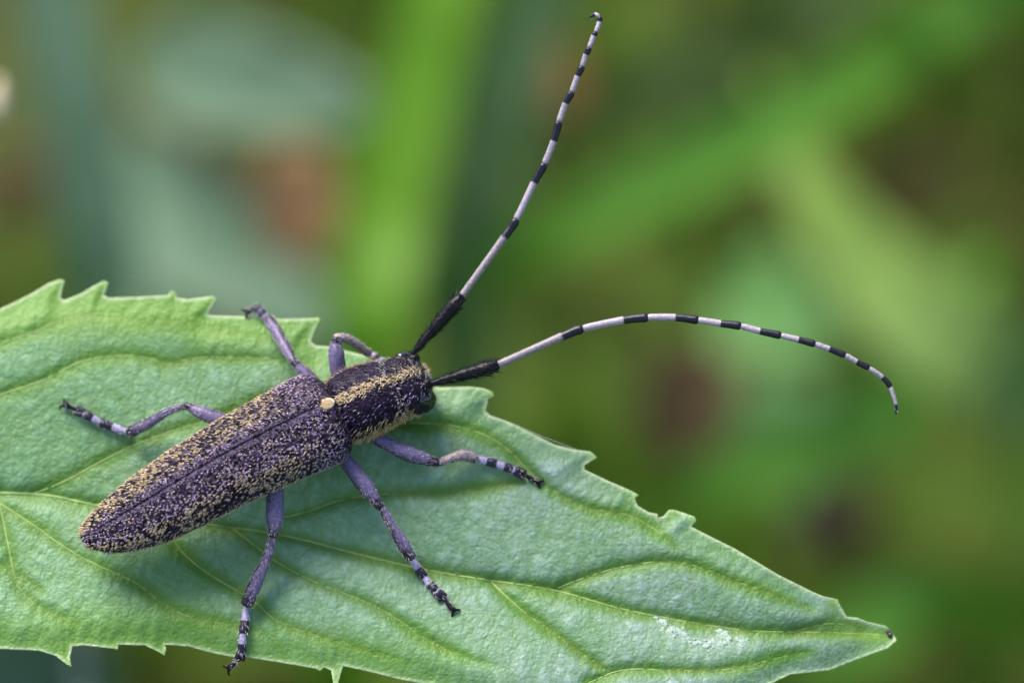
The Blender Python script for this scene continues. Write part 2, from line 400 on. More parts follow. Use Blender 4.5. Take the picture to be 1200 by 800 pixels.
def dead(c, rx, ry, mat, label, seed, tilt=(0.2, -0.1)):
    rx *= BK; ry *= BK
    up = (-FWD * 0.75 + RIGHT * tilt[0] + UP * tilt[1]).normalized(); s = RIGHT.copy(); s = (s - up * s.dot(up)).normalized(); q = up.cross(s)
    V = []; F = []; n = 22; m = 8
    for lay in (0, 1):
        for i in range(n):
            a = 2 * math.pi * i / n; r = 1 + 0.28 * noise.noise(Vector((math.cos(a) * 1.5, math.sin(a) * 1.5, seed)))
            for k in range(m):
                f = (k + .2) / (m - 1 + .2) * r; x = math.cos(a) * f; y = math.sin(a) * f
                V.append(c + s * (x * rx) + q * (y * ry) + up * (0.35 * rx * (x * x) - 0.1 + 0.12 * rx * noise.noise(Vector((x * 2, y * 2, seed + 5))) - lay * 0.02))
    N0 = n * m
    for i in range(n):
        j = (i + 1) % n
        for k in range(m - 1):
            F.append((i * m + k, i * m + k + 1, j * m + k + 1, j * m + k)); F.append((N0 + i * m + k, N0 + j * m + k, N0 + j * m + k + 1, N0 + i * m + k + 1))
        F.append((i * m + m - 1, N0 + i * m + m - 1, N0 + j * m + m - 1, j * m + m - 1))
    F.append(tuple(i * m for i in range(n))); F.append(tuple(N0 + i * m for i in range(n))[::-1])
    tag(mesh_obj('dead_leaf', V, F, mat), label, 'dead leaf', 'dead leaves caught in the grass')
dead(D(348, 240, 25.5), 0.42, 0.55, M_DEAD, 'orange brown dead leaf blurred left of the bright blade', 1)
dead(D(812, 470, 31), 0.75, 0.6, M_DARKDEAD, 'reddish brown dead leaf under the curved antenna', 2)
dead(D(968, 600, 31), 0.55, 0.5, M_DARKDEAD, 'dark brown dead leaf above the leaf tip', 3)
dead(D(648, 95, 30), 0.3, 0.5, M_DEAD, 'tan dead leaf beside the upright antenna', 4)
dead(G(35, 260), 1.0, 1.0, M_DARKDEAD, 'dark brown dead leaf at the far left', 5)
dead(G(830, 240), 1.6, 0.8, M_DARKDEAD, 'brown dead leaf between the slanting blades', 6)
dead(G(1090, 230), 1.4, 0.7, M_DARKDEAD, 'brown dead leaf at the right behind the slanting blade', 8)

def sward():
    n = 9000; xs = rng.uniform(-34, 34, n); ys = rng.uniform(-28, 62, n); V = []; F = []; C = []
    for i in range(n):
        x, y = xs[i], ys[i]; p = noise.noise(Vector((x * .16, y * .16, 9)))
        if p < -0.15 and rng.random() < 0.8: continue
        h = rng.uniform(1.2, 4.2) * (1.0 + p); a = rng.uniform(0, 6.283); wd = rng.uniform(.12, .3); s = Vector((math.cos(a), math.sin(a), 0)) * wd
        l = Vector((rng.normal(), rng.normal(), 0)) * 1.1; b = Vector((x, y, GROUND_Z - 0.6)); o = len(V)
        V += [b - s, b + s, b + l * .35 + Vector((0, 0, h * .6)) + s * .8, b + l * .35 + Vector((0, 0, h * .6)) - s * .8, b + l + Vector((0, 0, h))]
        F += [(o, o + 1, o + 2, o + 3), (o + 3, o + 2, o + 4)]
        g = rng.uniform(.6, 1.3); c = (0.07 * g, 0.165 * g, 0.008 * g) if rng.random() < .8 else (0.10 * g, 0.085 * g, 0.022 * g); C += [c] * 5
    s = NT('sward_skin'); m = s.fin(s.attr('col', True), .6, .3, None, .35, s.attr('col', True))
    tag(mesh_obj('meadow_grass', V, F, m, attrs={'col': np.array(C)}), 'short green meadow grass and moss covering the ground far below', 'grass', kind='stuff')
sward()

# ------------------------------------------------------------------ the serrated leaf
TOP = [(-560, 560), (-520, 500), (-470, 470), (-455, 455), (-450, 462), (-390, 430), (-330, 405), (-318, 388), (-312, 405), (-250, 392), (-205, 385), (-190, 370), (-186, 388), (-130, 386), (-85, 380), (-68, 366), (-64, 378), (-30, 372),
       (0, 362), (15, 355), (37, 344), (57, 332), (71, 327), (76, 329), (74, 335), (71, 349), (75, 352), (95, 344), (110, 335), (122, 329), (127, 331), (126, 336), (122, 346), (127, 349), (162, 348), (197, 346), (200, 341), (205, 342), (207, 349),
       (220, 351), (235, 349), (250, 347), (254, 351), (248, 360), (243, 369), (250, 370), (300, 371), (330, 374), (365, 373), (374, 372), (376, 376), (370, 385), (364, 400), (370, 405), (385, 406), (410, 412), (445, 421), (460, 430), (490, 447), (515, 454),
       (550, 453), (567, 455), (577, 459), (579, 464), (572, 467), (569, 482), (575, 487), (595, 494), (620, 506), (650, 521), (675, 527), (692, 529), (700, 536), (693, 540), (685, 545), (685, 550), (710, 562), (740, 575), (749, 580), (744, 583), (747, 592), (760, 600),
       (771, 602), (770, 606), (777, 605), (787, 596), (784, 597), (790, 597), (799, 600), (814, 605), (816, 610), (810, 617), (862, 643), (912, 673), (950, 692), (964, 698), (982, 702), (983, 706), (992, 722), (1005, 723.5), (1016, 728), (1038, 733), (1044, 738), (1051, 750)]
TOP = [p for p in TOP if p != (787, 596)]
BOT = [(1041, 759), (1005, 772), (972, 785), (926, 790), (905, 800), (880, 812), (862, 830), (852, 822), (800, 838), (742, 850), (728, 868), (720, 848), (640, 838), (598, 828), (570, 834), (562, 815), (510, 803), (470, 796), (430, 786), (402, 780), (399, 790), (396, 803), (391, 802), (388, 785), (380, 782), (375, 786), (370, 783),
       (340, 778), (310, 773), (285, 769), (280, 771), (250, 765), (220, 757), (193, 755), (195, 760), (193, 768), (185, 763), (170, 756), (139, 755), (138, 761), (135, 760), (100, 756), (85, 757), (82, 770), (84, 781), (78, 778), (65, 768), (45, 762), (0, 760),
       (-60, 752), (-72, 764), (-80, 748), (-150, 738), (-220, 722), (-228, 736), (-240, 716), (-320, 690), (-400, 662), (-408, 672), (-420, 652), (-500, 612), (-560, 580)]
OUT = TOP + BOT
TEETH = [(-455, 455), (-318, 388), (-190, 370), (-68, 366), (74, 328), (126, 331), (202, 341), (253, 349), (375, 373), (578, 460), (699, 536), (748, 580), (786, 597), (815, 606), (983, 703), (397, 800), (83, 779), (192, 766), (283, 770), (137, 760), (377, 785)]
MID = [(-560, 570), (-300, 572), (0, 577), (60, 580), (110, 592), (180, 604), (250, 615), (330, 625), (430, 652), (500, 668), (560, 678), (650, 690), (720, 712), (800, 728), (880, 740), (930, 740), (1000, 742), (1042, 744)]
VEINS = [
 [(40, 578), (75, 565), (110, 545), (155, 522), (200, 505), (240, 494), (300, 470), (360, 445)],
 [(-60, 490), (0, 462), (50, 447), (80, 430), (105, 420), (150, 416), (180, 421), (195, 428), (215, 422), (240, 418), (290, 420), (330, 420), (400, 430)],
 [(-90, 440), (0, 402), (40, 390), (62, 378), (100, 368), (135, 368), (165, 378), (210, 375), (280, 392), (340, 398)],
 [(52, 447), (60, 470), (70, 500), (60, 540)],
 [(328, 606), (360, 600), (400, 584), (440, 579), (500, 577), (560, 573), (600, 566), (632, 556)],
 [(430, 495), (500, 495), (545, 501), (575, 512), (600, 530), (620, 553), (650, 577), (690, 597), (740, 602), (785, 632), (800, 652)],
 [(655, 688), (690, 675), (730, 663), (790, 655), (830, 668), (870, 684), (915, 700), (965, 718)],
 [(930, 740), (960, 731), (985, 730), (1020, 736)],
 [(270, 617), (300, 640), (325, 659), (360, 678), (395, 692), (430, 705), (465, 724), (500, 750), (540, 768), (590, 780)],
 [(575, 681), (600, 705), (620, 722), (645, 738), (670, 757), (700, 778), (720, 795)],
 [(0, 590), (40, 615), (80, 645), (120, 665), (160, 682), (185, 703), (215, 722), (270, 732), (330, 745)],
 [(195, 606), (205, 640), (240, 670), (275, 690), (300, 705), (325, 730), (380, 748), (430, 762), (490, 778)],
 [(690, 800), (730, 782), (790, 786), (860, 785), (920, 768), (960, 762)],
 [(0, 590), (10, 640), (20, 690), (50, 715), (100, 735)],
 [(770, 727), (800, 750), (850, 772)],
 [(632, 640), (634, 610), (650, 580)], [(640, 655), (610, 612), (590, 622)],
 [(-300, 572), (-220, 520), (-120, 470), (-60, 440)], [(-200, 572), (-100, 620), (0, 660), (60, 700)], [(-420, 571), (-350, 510), (-250, 460)], [(-400, 572), (-300, 620), (-150, 680)],
]
def densify(P, step, closed=False):
    out = []; n = len(P)
    for i in range(n if closed else n - 1):
        a, b = np.array(P[i], float), np.array(P[(i + 1) % n], float); k = max(1, int(round(np.linalg.norm(b - a) / step)))
        for j in range(k): out.append(a + (b - a) * j / k)
    if not closed: out.append(np.array(P[-1], float))
    return np.array(out)
def smooth_line(P, it=2):
    P = np.array(P, float)
    for _ in range(it):
        Q = [P[0]]
        for a, b in zip(P[:-1], P[1:]): Q += [a * .75 + b * .25, a * .25 + b * .75]
        Q.append(P[-1]); P = np.array(Q)
    return P
MIDS = smooth_line(MID); VS = [smooth_line(v) for v in VEINS]
def dist_poly(pts, line, signed=False):
    a = line[:-1]; b = line[1:]; best = np.full(len(pts), 1e9); sg = np.zeros(len(pts)); tt = np.zeros(len(pts))
    for k in range(len(a)):
        d = b[k] - a[k]; L2 = d @ d + 1e-9; r = pts - a[k]; t = np.clip(r @ d / L2, 0, 1); q = r - t[:, None] * d; e = np.hypot(q[:, 0], q[:, 1])
        m = e < best; best[m] = e[m]; sg[m] = np.sign(d[0] * r[m, 1] - d[1] * r[m, 0]); tt[m] = (k + t[m]) / len(a)
    return (best, sg, tt) if signed else best
OUTD = densify(OUT, 3.0, True)
def tertiary():
    "short cross veins that leave a vein at its side and run over to the next one"
    st = []; dr = []
    for line in [MIDS] + VS:
        L = densify(line, 27); L = L[1:-1]
        for i in range(1, len(L) - 1):
            t = L[i + 1] - L[i - 1]; t /= np.linalg.norm(t) + 1e-9
            for s_ in (-1, 1):
                a = s_ * (1.15 + rng.uniform(-.25, .25)); c_, q_ = math.cos(a), math.sin(a)
                st.append(L[i] + t * rng.uniform(-9, 9)); dr.append(np.array([t[0] * c_ - t[1] * q_, t[0] * q_ + t[1] * c_]))
    P_ = np.array(st); Dr = np.array(dr); paths = [[p_] for p_ in P_]; live = np.ones(len(P_), bool); allv = [MIDS] + VS
    turn = rng.uniform(-.05, .05, len(P_)); prev = np.zeros(len(P_)); outer = np.vstack([OUTD, OUTD[:1]])
    for k in range(15):
        a = turn + rng.normal(size=len(P_)) * .12; c_, q_ = np.cos(a), np.sin(a)
        Dr = np.stack([Dr[:, 0] * c_ - Dr[:, 1] * q_, Dr[:, 0] * q_ + Dr[:, 1] * c_], 1); P_ = P_ + Dr * 6.5
        d = np.min([dist_poly(P_, v) for v in allv], axis=0); de_ = dist_poly(P_, outer[::3])
        for i in np.nonzero(live)[0]: paths[i].append(P_[i].copy())
        live &= ~((k > 1) & (d < prev) & (d < 5)) & (de_ > 7); prev = d
    return [np.array(q) for q in paths if len(q) > 4]
TERT = tertiary()
TSEG = np.array([(*a, *b) for q in TERT for a, b in zip(q[:-1], q[1:])])
def dist_segs(pts, S, cell=24.0):
    from collections import defaultdict
    g = defaultdict(list); out = np.full(len(pts), 30.0)
    mid_ = (S[:, :2] + S[:, 2:]) / 2
    for k_, m_ in enumerate(mid_): g[(int(m_[0] // cell), int(m_[1] // cell))].append(k_)
    pc = defaultdict(list)
    ij = np.floor(pts / cell).astype(int)
    for k_, (a, b) in enumerate(ij): pc[(a, b)].append(k_)
    for (a, b), ids in pc.items():
        ks = [k_ for da in (-1, 0, 1) for db in (-1, 0, 1) for k_ in g.get((a + da, b + db), ())]
        if not ks: continue
        A_ = S[ks, :2]; B_ = S[ks, 2:]; p_ = pts[ids]; d_ = B_ - A_; r_ = p_[:, None] - A_[None]
        t_ = np.clip(np.sum(r_ * d_[None], 2) / (np.sum(d_ * d_, 1)[None] + 1e-9), 0, 1); e_ = np.linalg.norm(r_ - t_[..., None] * d_[None], axis=2)
        out[ids] = np.minimum(out[ids], e_.min(1))
    return out
def leaf_fields(pts):
    dm, sg, tm = dist_poly(pts, MIDS, True)
    dv = np.full(len(pts), 1e9)
    for i, v in enumerate(VS):
        d, _, t = dist_poly(pts, v, True)
        d = d + 10 * sstep(0.8, 1.0, t) + (14 if i in (3, 14, 15, 16) else 0)      # veins fade out at their far ends
        dv = np.minimum(dv, d)
    de = dist_poly(pts, np.vstack([OUTD, OUTD[:1]])) if True else None
    return dm, sg, dv, de, dist_segs(pts, TSEG)
def leaf_h(pts, f=None):
    pts = np.atleast_2d(np.array(pts, float)); dm, sg, dv, de, d3 = f or leaf_fields(pts)
    x, y = pts[:, 0], pts[:, 1]
    h = 20 * (1 - np.exp(-dm / 90.0)) - 14                      # shallow V along the midrib
    h += (3.0 + 2.8 * sstep(250, 600, x)) * (1 - np.exp(-(dv / 9.0) ** 1.25)) * sstep(-4, 50, de) - 4
    h += 4.0 * (1 - np.exp(-(dm / 9.0) ** 1.4)) - 3
    h += 1.6 * np.sin(x / 83.0 + y / 61.0) * sstep(10, 120, dm) + 1.4 * np.sin(x / 37.0 - y / 29.0 + 1.3)
    h += 1.5 * (1 - np.exp(-(d3 / 5.5) ** 1.3))
    h -= 12 * sstep(32, 0, de) * 0.5                            # margin rolls down a little
    h -= 26 * sstep(880, 1060, x) + 0.00006 * np.clip(-x, 0, 1e4) ** 2
    return h
def H(px, py): return float(leaf_h([(px, py)])[0])

grid = []
gx = np.arange(-556, 1056, 3.2); gy = np.arange(320, 872, 3.2)
X, Y = np.meshgrid(gx, gy); X = X + (np.arange(len(gy)) % 2)[:, None] * 1.6; P = np.stack([X.ravel(), Y.ravel()], 1)
P += rng.uniform(-0.4, 0.4, P.shape)
# inside test
def inside(P, poly):
    c = np.zeros(len(P), bool); n = len(poly); j = n - 1
    for i in range(n):
        a, b = poly[i], poly[j]
        m = (a[1] > P[:, 1]) != (b[1] > P[:, 1])
        c ^= m & (P[:, 0] < (b[0] - a[0]) * (P[:, 1] - a[1]) / (b[1] - a[1] + 1e-12) + a[0]); j = i
    return c
outp = np.array(OUT, float)
P = P[inside(P, outp)]; dE = dist_poly(P, np.vstack([OUTD, OUTD[:1]])); P = P[dE > 2.2]
# a ring of points just inside the rim, so that the rim is crisp
edge = OUTD; nE = len(edge)
tan = np.roll(edge, -1, 0) - np.roll(edge, 1, 0); nor = np.stack([-tan[:, 1], tan[:, 0]], 1); nor /= np.linalg.norm(nor, axis=1, keepdims=True) + 1e-9
ring = edge + nor * 1.5; ri = inside(ring, outp); ring2 = edge - nor * 1.5
ring = np.where(ri[:, None], ring, ring2); ring = ring[inside(ring, outp)]
allp = np.vstack([edge, ring, P])
res = delaunay_2d_cdt([Vector(p) for p in allp], [], [list(range(nE))], 1, 0.05)
v2 = np.array([tuple(v) for v in res[0]]); tris = [tuple(f) for f in res[2]]; 
fields = leaf_fields(v2); dm, sg, dv, de, d3 = fields; h = leaf_h(v2, fields)
top = B_np(v2, h); th = 3.2 - 1.6 * sstep(8, 0, de); bot = B_np(v2, h - th)
from collections import Counter
ec = Counter(); 
ori = {}
for f in tris:
    for a, b in ((f[0], f[1]), (f[1], f[2]), (f[2], f[0])): k = (min(a, b), max(a, b)); ec[k] += 1; ori[k] = (a, b)
# faces should look towards +LN
f0 = tris[0]; nrm = np.cross(top[f0[1]] - top[f0[0]], top[f0[2]] - top[f0[0]]); flip = nrm @ np.array(LN) < 0
NV = len(v2); FT = [f[::-1] if flip else f for f in tris]; FB = [tuple(q + NV for q in (f if flip else f[::-1])) for f in tris]; FS = []
for k, c in ec.items():
    if c == 1:
        a, b = ori[k]; FS.append((a, b, b + NV, a + NV) if flip else (b, a, a + NV, b + NV))
big = np.array([noise.noise(Vector((p[0] / 150, p[1] / 110, 2))) for p in v2]); sm = np.array([noise.noise(Vector((p[0] / 34, p[1] / 30, 7))) for p in v2])
vein = 0.85 * np.exp(-(dv / 4.2) ** 2) * (0.8 + 0.5 * sm) + 0.8 * np.exp(-(dm / 5.0) ** 2)
bloom = np.clip((0.14 + 0.72 * sstep(3, 17, np.minimum(dv, dm)) + 0.40 * big + 0.35 * sm) * (0.55 + 0.45 * sstep(8, 40, de)), 0, 1)
left = sstep(330, 120, v2[:, 0]); upm = (sg < 0) * sstep(62, 18, de) * sstep(470, 330, v2[:, 0])
bloom *= 1 - 0.28 * left * (0.8 + 0.8 * sm); vein *= 1 - 0.35 * left; vein += 0.30 * np.exp(-(d3 / 2.6) ** 2) * (.7 + .8 * sm); bloom *= 0.84 + 0.2 * sstep(1, 9, d3); bloom *= 1 - 0.75 * upm
lowm = (sg > 0) * sstep(70, 8, de) * sstep(640, 450, v2[:, 0]); bloom *= 1 - 0.35 * lowm
yellow = np.clip(0.42 * upm + 0.45 * lowm + 0.03 * left, 0, 1)
dt = np.full(NV, 1e9)
for q in TEETH: dt = np.minimum(dt, np.hypot(v2[:, 0] - q[0], v2[:, 1] - q[1]))
yellow = np.maximum(yellow, 0.95 * np.exp(-(dt / 9.0) ** 2)); yellow = np.maximum(yellow, 0.5 * np.exp(-(np.hypot(v2[:, 0] - 1030, (v2[:, 1] - 745)) / 22) ** 2))
lit_rim = 0.9 * np.exp(-(de / 2.5) ** 2) * (1 - 0.6 * np.exp(-(dt / 7.0) ** 2))  # pale margin line with the rim light put into it
blue = sstep(300, 760, v2[:, 0]) * (0.85 + 0.5 * big)
scar = np.exp(-(np.hypot(v2[:, 0] - 1043, v2[:, 1] - 740) / 5) ** 2) * 0.9
for q, r in (((772, 606), 3), ((748, 587), 3), ((985, 700), 3)): scar = np.maximum(scar, 0.6 * np.exp(-(np.hypot(v2[:, 0] - q[0], v2[:, 1] - q[1]) / r) ** 2))
chalk = np.zeros(NV)
for q in ((776, 730, 9), (790, 739, 9), (803, 747, 7), (824, 754, 8), (846, 749, 12), (868, 752, 8), (835, 750, 8)): chalk = np.maximum(chalk, 0.8 * np.exp(-(np.hypot(v2[:, 0] - q[0], v2[:, 1] - q[1]) / q[2]) ** 2))
at = {k: np.concatenate([a, a]) for k, a in dict(vein=np.clip(vein, 0, 1), bloom=bloom, yellow=yellow, lit_rim=lit_rim, blue=np.clip(blue, 0, 1), scar=scar, chalk=chalk).items()}
base_l = B(-600, 570, 0)
plant = empty('leafy_plant', Vector((B(-900, 570).x, B(-900, 570).y + 1.5, GROUND_Z)), 'pale green plant whose serrated veined leaf the beetle stands on', 'plant')
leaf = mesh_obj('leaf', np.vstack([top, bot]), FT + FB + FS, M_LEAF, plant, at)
def on_leaf(line, lift): 
    hh = leaf_h(line); return [Vector(q) for q in B_np(np.asarray(line, float), hh + lift)]
def vein_obj(name, line, r0, r1, lift):
    L = densify(line, 7); P3 = on_leaf(L, lift); n = len(P3)
    V, F, *_ = tube(P3, [lerp(r0, r1, i / (n - 1)) for i in range(n)], 6, 5 * PX); return mesh_obj(name, V, F, M_VEIN, leaf)
vein_obj('midrib', MIDS, 2.8, 1.1, -0.5)
for i, v in enumerate(VS):
    if i in (3, 14, 15, 16): continue
    vein_obj('side_vein', v, 1.5, 0.5, -0.5)
# stem beyond the frame
bx = plant.location
V, F, *_ = tube([B(-552, 570, -30), B(-640, 575, -40), B(-760, 590, -80), Vector((bx.x + .1, bx.y - .3, -4.5))], [9, 10, 11, 12], 12, 0.1); mesh_obj('petiole', V, F, M_VEIN, plant)
V, F, *_ = tube([Vector(bx) - Vector((0, 0, 0.5)), bx + Vector((.1, -.3, 9)), bx + Vector((.0, -.35, 17.5)), bx + Vector((-.2, 0, 20))], [60, 52, 45, 12], 14, 0.5, ref=Vector((0, -1, 0))); mesh_obj('stem', V, F, M_VEIN, plant)
for k, (z, a) in enumerate(((12, 2.9), (15, 3.6), (8, 3.9), (5, 3.1))):
    b = bx + Vector((-.1, -.2, z)); d = Vector((math.cos(a), math.sin(a), 0.25)); broad_leaf(b, b + d * 4.2, 2.0, 0.3, 'leaf', M_PALE, plant, Vector((0, 0, 1)))

# white crusty flecks near the tip
sc_v = []; spots = [(772, 725, 5), (778, 731, 6), (784, 737, 7), (791, 739, 6), (797, 742, 5), (803, 747, 5), (808, 750, 3), (776, 738, 3), (789, 746, 3), (820, 754, 5), (827, 757, 5), (833, 752, 4), (826, 749, 3), (843, 744, 6), (851, 747, 6), (846, 753, 5), (855, 752, 4), (843, 760, 3), (866, 748, 4), (873, 751, 3), (868, 756, 2.5), (838, 757, 3), (815, 748, 2.5), (800, 735, 2)]
for k, (x, y, r) in enumerate(spots):
    for q in range(3):
        xx = x + rng.normal() * r * .45; yy = y + rng.normal() * r * .4; rr = r * rng.uniform(.25, .6) * PX
        sc_v.append(blob(B(xx, yy, H(xx, yy) + .2), [LX * rr * 1.3, LY * rr, LN * rr * .10], 6, 12, .9, k + q))
V, F = merge(*sc_v); o = mesh_obj('white_scar', V, F, m_flat('chalky_crust', (0.34, 0.44, 0.36), .85, .2, 60, .15), leaf); o['kind'] = 'stuff'; o['label'] = 'chalky white flecks near the leaf tip'
V, F = blob(B(1043, 744, H(1043, 744) + 1), [LX * 3.2 * PX, LY * 4.2 * PX, LN * 4 * PX]); o = mesh_obj('tip_bead', V, F, M_EYE, leaf); o['label'] = 'shiny dark bead at the leaf tip'
# a strand of silk from the margin
V, F, *_ = tube([B(572, 486, 2), B(600, 496, 12), B(640, 513, 12), B(680, 528, 3)], [.2] * 4, 5, 6 * PX)
tag(mesh_obj('silk_thread', V, F, m_flat('silk', (.6, .6, .55), .3, .6)), 'fine silk thread stretched along the notched upper leaf edge', 'spider thread')

# ------------------------------------------------------------------ the beetle
bt = empty('longhorn_beetle', B(300, 560, H(300, 560)), 'dark violet longhorn beetle with black and white banded antennae on the leaf', 'beetle')
A0 = np.array([99.0, 630.0]); AD = np.array([0.902, -0.431]); AP = np.array([0.431, 0.902])
def axp(a, m): q = A0 + AD * a + AP * m; return q[0], q[1]
ROLL = R(7)
T0 = (B(*axp(300, 0), 50) - B(*axp(0, 0), 50)).normalized(); N0 = (LN - T0 * LN.dot(T0)).normalized(); S0 = T0.cross(N0).normalized()
Nb = N0 * math.cos(ROLL) - S0 * math.sin(ROLL); Sb = S0 * math.cos(ROLL) + N0 * math.sin(ROLL)
T0n, Nbn, Sbn = (np.array(q) for q in (T0, Nb, Sb))
def interp(tab, x): a = np.array(tab, float); return [np.interp(x, a[:, 0], a[:, k]) for k in range(1, a.shape[1])]
def smooth_interp(tab, x, r=6):
    xs = [x + d for d in (-r, -r / 2, 0, r / 2, r)]; wts = (1, 2, 3, 2, 1)
    cols = [interp(tab, q) for q in xs]; return [sum(w_ * c[k] for w_, c in zip(wts, cols)) / 9 for k in range(len(cols[0]))]
# along : mid, half-width, top, bottom, centre height
ELY = [(-5, 1, 1, 1, 1, 34), (-3, 1, 9, 5, 3, 34), (0, 1, 12, 8, 6, 35), (5, 2, 16, 11, 8, 36), (10, 2.5, 20, 14, 10, 37), (20, 3.5, 25.5, 18, 14, 39), (45, 4, 35, 26, 19, 43), (85, 3, 43.5, 33, 23, 48), (130, -.5, 47.5, 37, 25, 51), (180, -4, 50, 39, 27, 54), (215, -5.5, 52, 40, 28, 55),
       (262, -6.5, 54, 41, 29, 56), (296, -6.5, 57, 42, 30, 56), (312, -6, 57, 42, 30, 56), (321, -5, 53, 41, 29, 55), (327, -4, 47, 39, 27, 54), (331, -4, 40, 36, 24, 53), (334, -4, 30, 31, 20, 52)]
def ring_point(tab, a, phi, sup=0.92, groove=0.0, r=3):
    mid, hw, tp, bo, hc = smooth_interp(tab, a, r); c = np.array(B(*axp(a, mid), hc))
    cs, sn = math.cos(phi), math.sin(phi)
    x = math.copysign(abs(sn) ** sup, sn) * hw; z = math.copysign(abs(cs) ** sup, cs) * (tp if cs > 0 else bo)
    z -= groove * math.exp(-(phi / 0.05) ** 2) * (1 if hw > 15 else hw / 15)
    # rise of the seam margin on either side
    z += groove * 1.6 * math.exp(-(phi / 0.16) ** 2)
    return c + (Sbn * x + Nbn * z) * PX
def grid_surface(tab, alongs, phis, **kw):
    return np.array([[ring_point(tab, a, f(a) if callable(f) else f, **kw) for f in phis] for a in alongs])
def grid_mesh(Pg, name, mat, parent, closed=False, attrs=None, flip=False):
    n, m = Pg.shape[:2]; F = []
    for i in range(n - 1):
        for k in range(m if closed else m - 1):
            a = i * m + k; b = i * m + (k + 1) % m; F.append((a, b, b + m, a + m) if not flip else (a, a + m, b + m, b))
    if closed: F.append(tuple(range(m))[::-1] if not flip else tuple(range(m))); F.append(tuple(range((n - 1) * m, n * m)))
    return mesh_obj(name, Pg.reshape(-1, 3), F, mat, parent, attrs)
def sample_grid(Pg, n):
    "area-weighted random points: position, outward normal, u, v"
    e1 = Pg[1:, :-1] - Pg[:-1, :-1]; e2 = Pg[:-1, 1:] - Pg[:-1, :-1]; cr = np.cross(e1, e2); ar = np.linalg.norm(cr, axis=2)
    idx = rng.choice(ar.size, n, p=(ar / ar.sum()).ravel()); i, k = np.unravel_index(idx, ar.shape); u, v = rng.random(n), rng.random(n)
    P_ = Pg[i, k] + e1[i, k] * u[:, None] + e2[i, k] * v[:, None]; N_ = cr[i, k] / ar[i, k][:, None]
    return P_, N_, (i + u), (k + v)
# two wing cases
alongs = np.concatenate([np.linspace(-4.5, 30, 26), np.linspace(33, 300, 70), np.linspace(303, 334, 22)])
def lobes(sgn):
    out = []
    for k in range(46):
        q = k / 45
        def f(a, q=q, sgn=sgn):
            p0 = 0.004 + 0.30 * max(0, (7 - a) / 12) ** 2; p1 = R(122)
            return sgn * (p0 + (p1 - p0) * (q ** 1.25))
        out.append(f)
    return out
CREAM = np.array((0.78, 0.62, 0.40)); TAN = np.array((0.50, 0.36, 0.18)); LILAC = np.array((0.55, 0.41, 0.64)); GOLD = np.array((0.62, 0.46, 0.19)); WHITE = np.array((0.66, 0.60, 0.56)); VIOLET = np.array((0.20, 0.12, 0.30))
for sgn in (-1, 1):
    Pg = grid_surface(ELY, alongs, lobes(sgn), groove=0.8)
    el = grid_mesh(Pg, 'elytron', M_ELY, bt, flip=(sgn < 0))
    so_ = el.modifiers.new('shell', 'SOLIDIFY'); so_.thickness = 1.6 * PX; so_.offset = -1
    n = 26000; p, nr, ui, vi = sample_grid(Pg, n)
    nr *= np.sign(np.sum(nr * (p - np.array(B(*axp(150, 0), 50)) + 0 * p), axis=1))[:, None]
    al = np.interp(ui, np.arange(len(alongs)), alongs); ph = np.degrees((vi / 45) ** 1.25 * R(122))
    keep = np.zeros(n, bool); colr = np.zeros((n, 3)); ln = np.zeros(n)
    for i in range(n):
        q = Vector(p[i]) / PX
        m = 0.30 * noise.noise(q / 8) + 0.9 * noise.noise(q / 2.1 + Vector((5, 5, 5))) + 0.15 * noise.noise(q / 30)
        dors = math.exp(-((ph[i] - (16 if sgn > 0 else 4)) / (24 if sgn > 0 else 9)) ** 2)      # violet field along the seam; its lilac hairs paint in the sky sheen
        front = float(sstep(255, 315, al[i])); dors = max(dors, 0.85 * front)
        base = CREAM * (0.7 + 0.5 * rng.random()) if rng.random() < .6 else TAN * (0.7 + .6 * rng.random())
        if ph[i] < (6.5 if sgn > 0 else 4.0) and al[i] < 305:
            if ph[i] > 1.0 and rng.random() < .6: keep[i] = True; colr[i] = LILAC * rng.uniform(.25, .6)
        elif dors > .2 and rng.random() < (dors - .2) * 3:
            s_ = ph[i] * 0.86; row = round(al[i] / 5.4); cx_ = (row % 2) * 2.7; cu = round((s_ - cx_) / 5.4)
            jx, jy = (math.sin(row * 12.9 + cu * 78.2) * .9, math.cos(row * 39.3 + cu * 11.1) * .9)
            if math.hypot(al[i] - row * 5.4 - jx, s_ - cx_ - cu * 5.4 - jy) > 1.9:
                if rng.random() < .36 + .5 * noise.noise(q / 7 + Vector((2, 8, 1))): keep[i] = True; colr[i] = (LILAC * 1.1 if rng.random() < .62 else CREAM * .9) * rng.uniform(.55, 1.2)
            elif rng.random() < .03: keep[i] = True; colr[i] = VIOLET * rng.uniform(.6, 1.2)
        elif m > lerp(0.15, 0.20, dors) + 0.12 * float(sstep(45, 80, ph[i])): keep[i] = True; colr[i] = base if rng.random() > dors * .7 else LILAC * rng.uniform(.5, 1.05)
        elif rng.random() < 0.02 + .03 * dors: keep[i] = True; colr[i] = VIOLET * (0.4 + .6 * rng.random())
        if ph[i] > 108: keep[i] = rng.random() < .5; colr[i] = GOLD * (.6 + .6 * rng.random())
        ln[i] = rng.uniform(2.6, 4.4) * (1 - .5 * min(1, dors))
    d = -T0n[None] * 0.9 + nr * 0.42 + rng.normal(size=(n, 3)) * 0.22 + Sbn[None] * (0.15 * sgn)
    hairs('pubescence', p[keep] - nr[keep] * .3 * PX, d[keep], ln[keep] * PX, 0.62 * PX, colr[keep], M_HAIR, el)
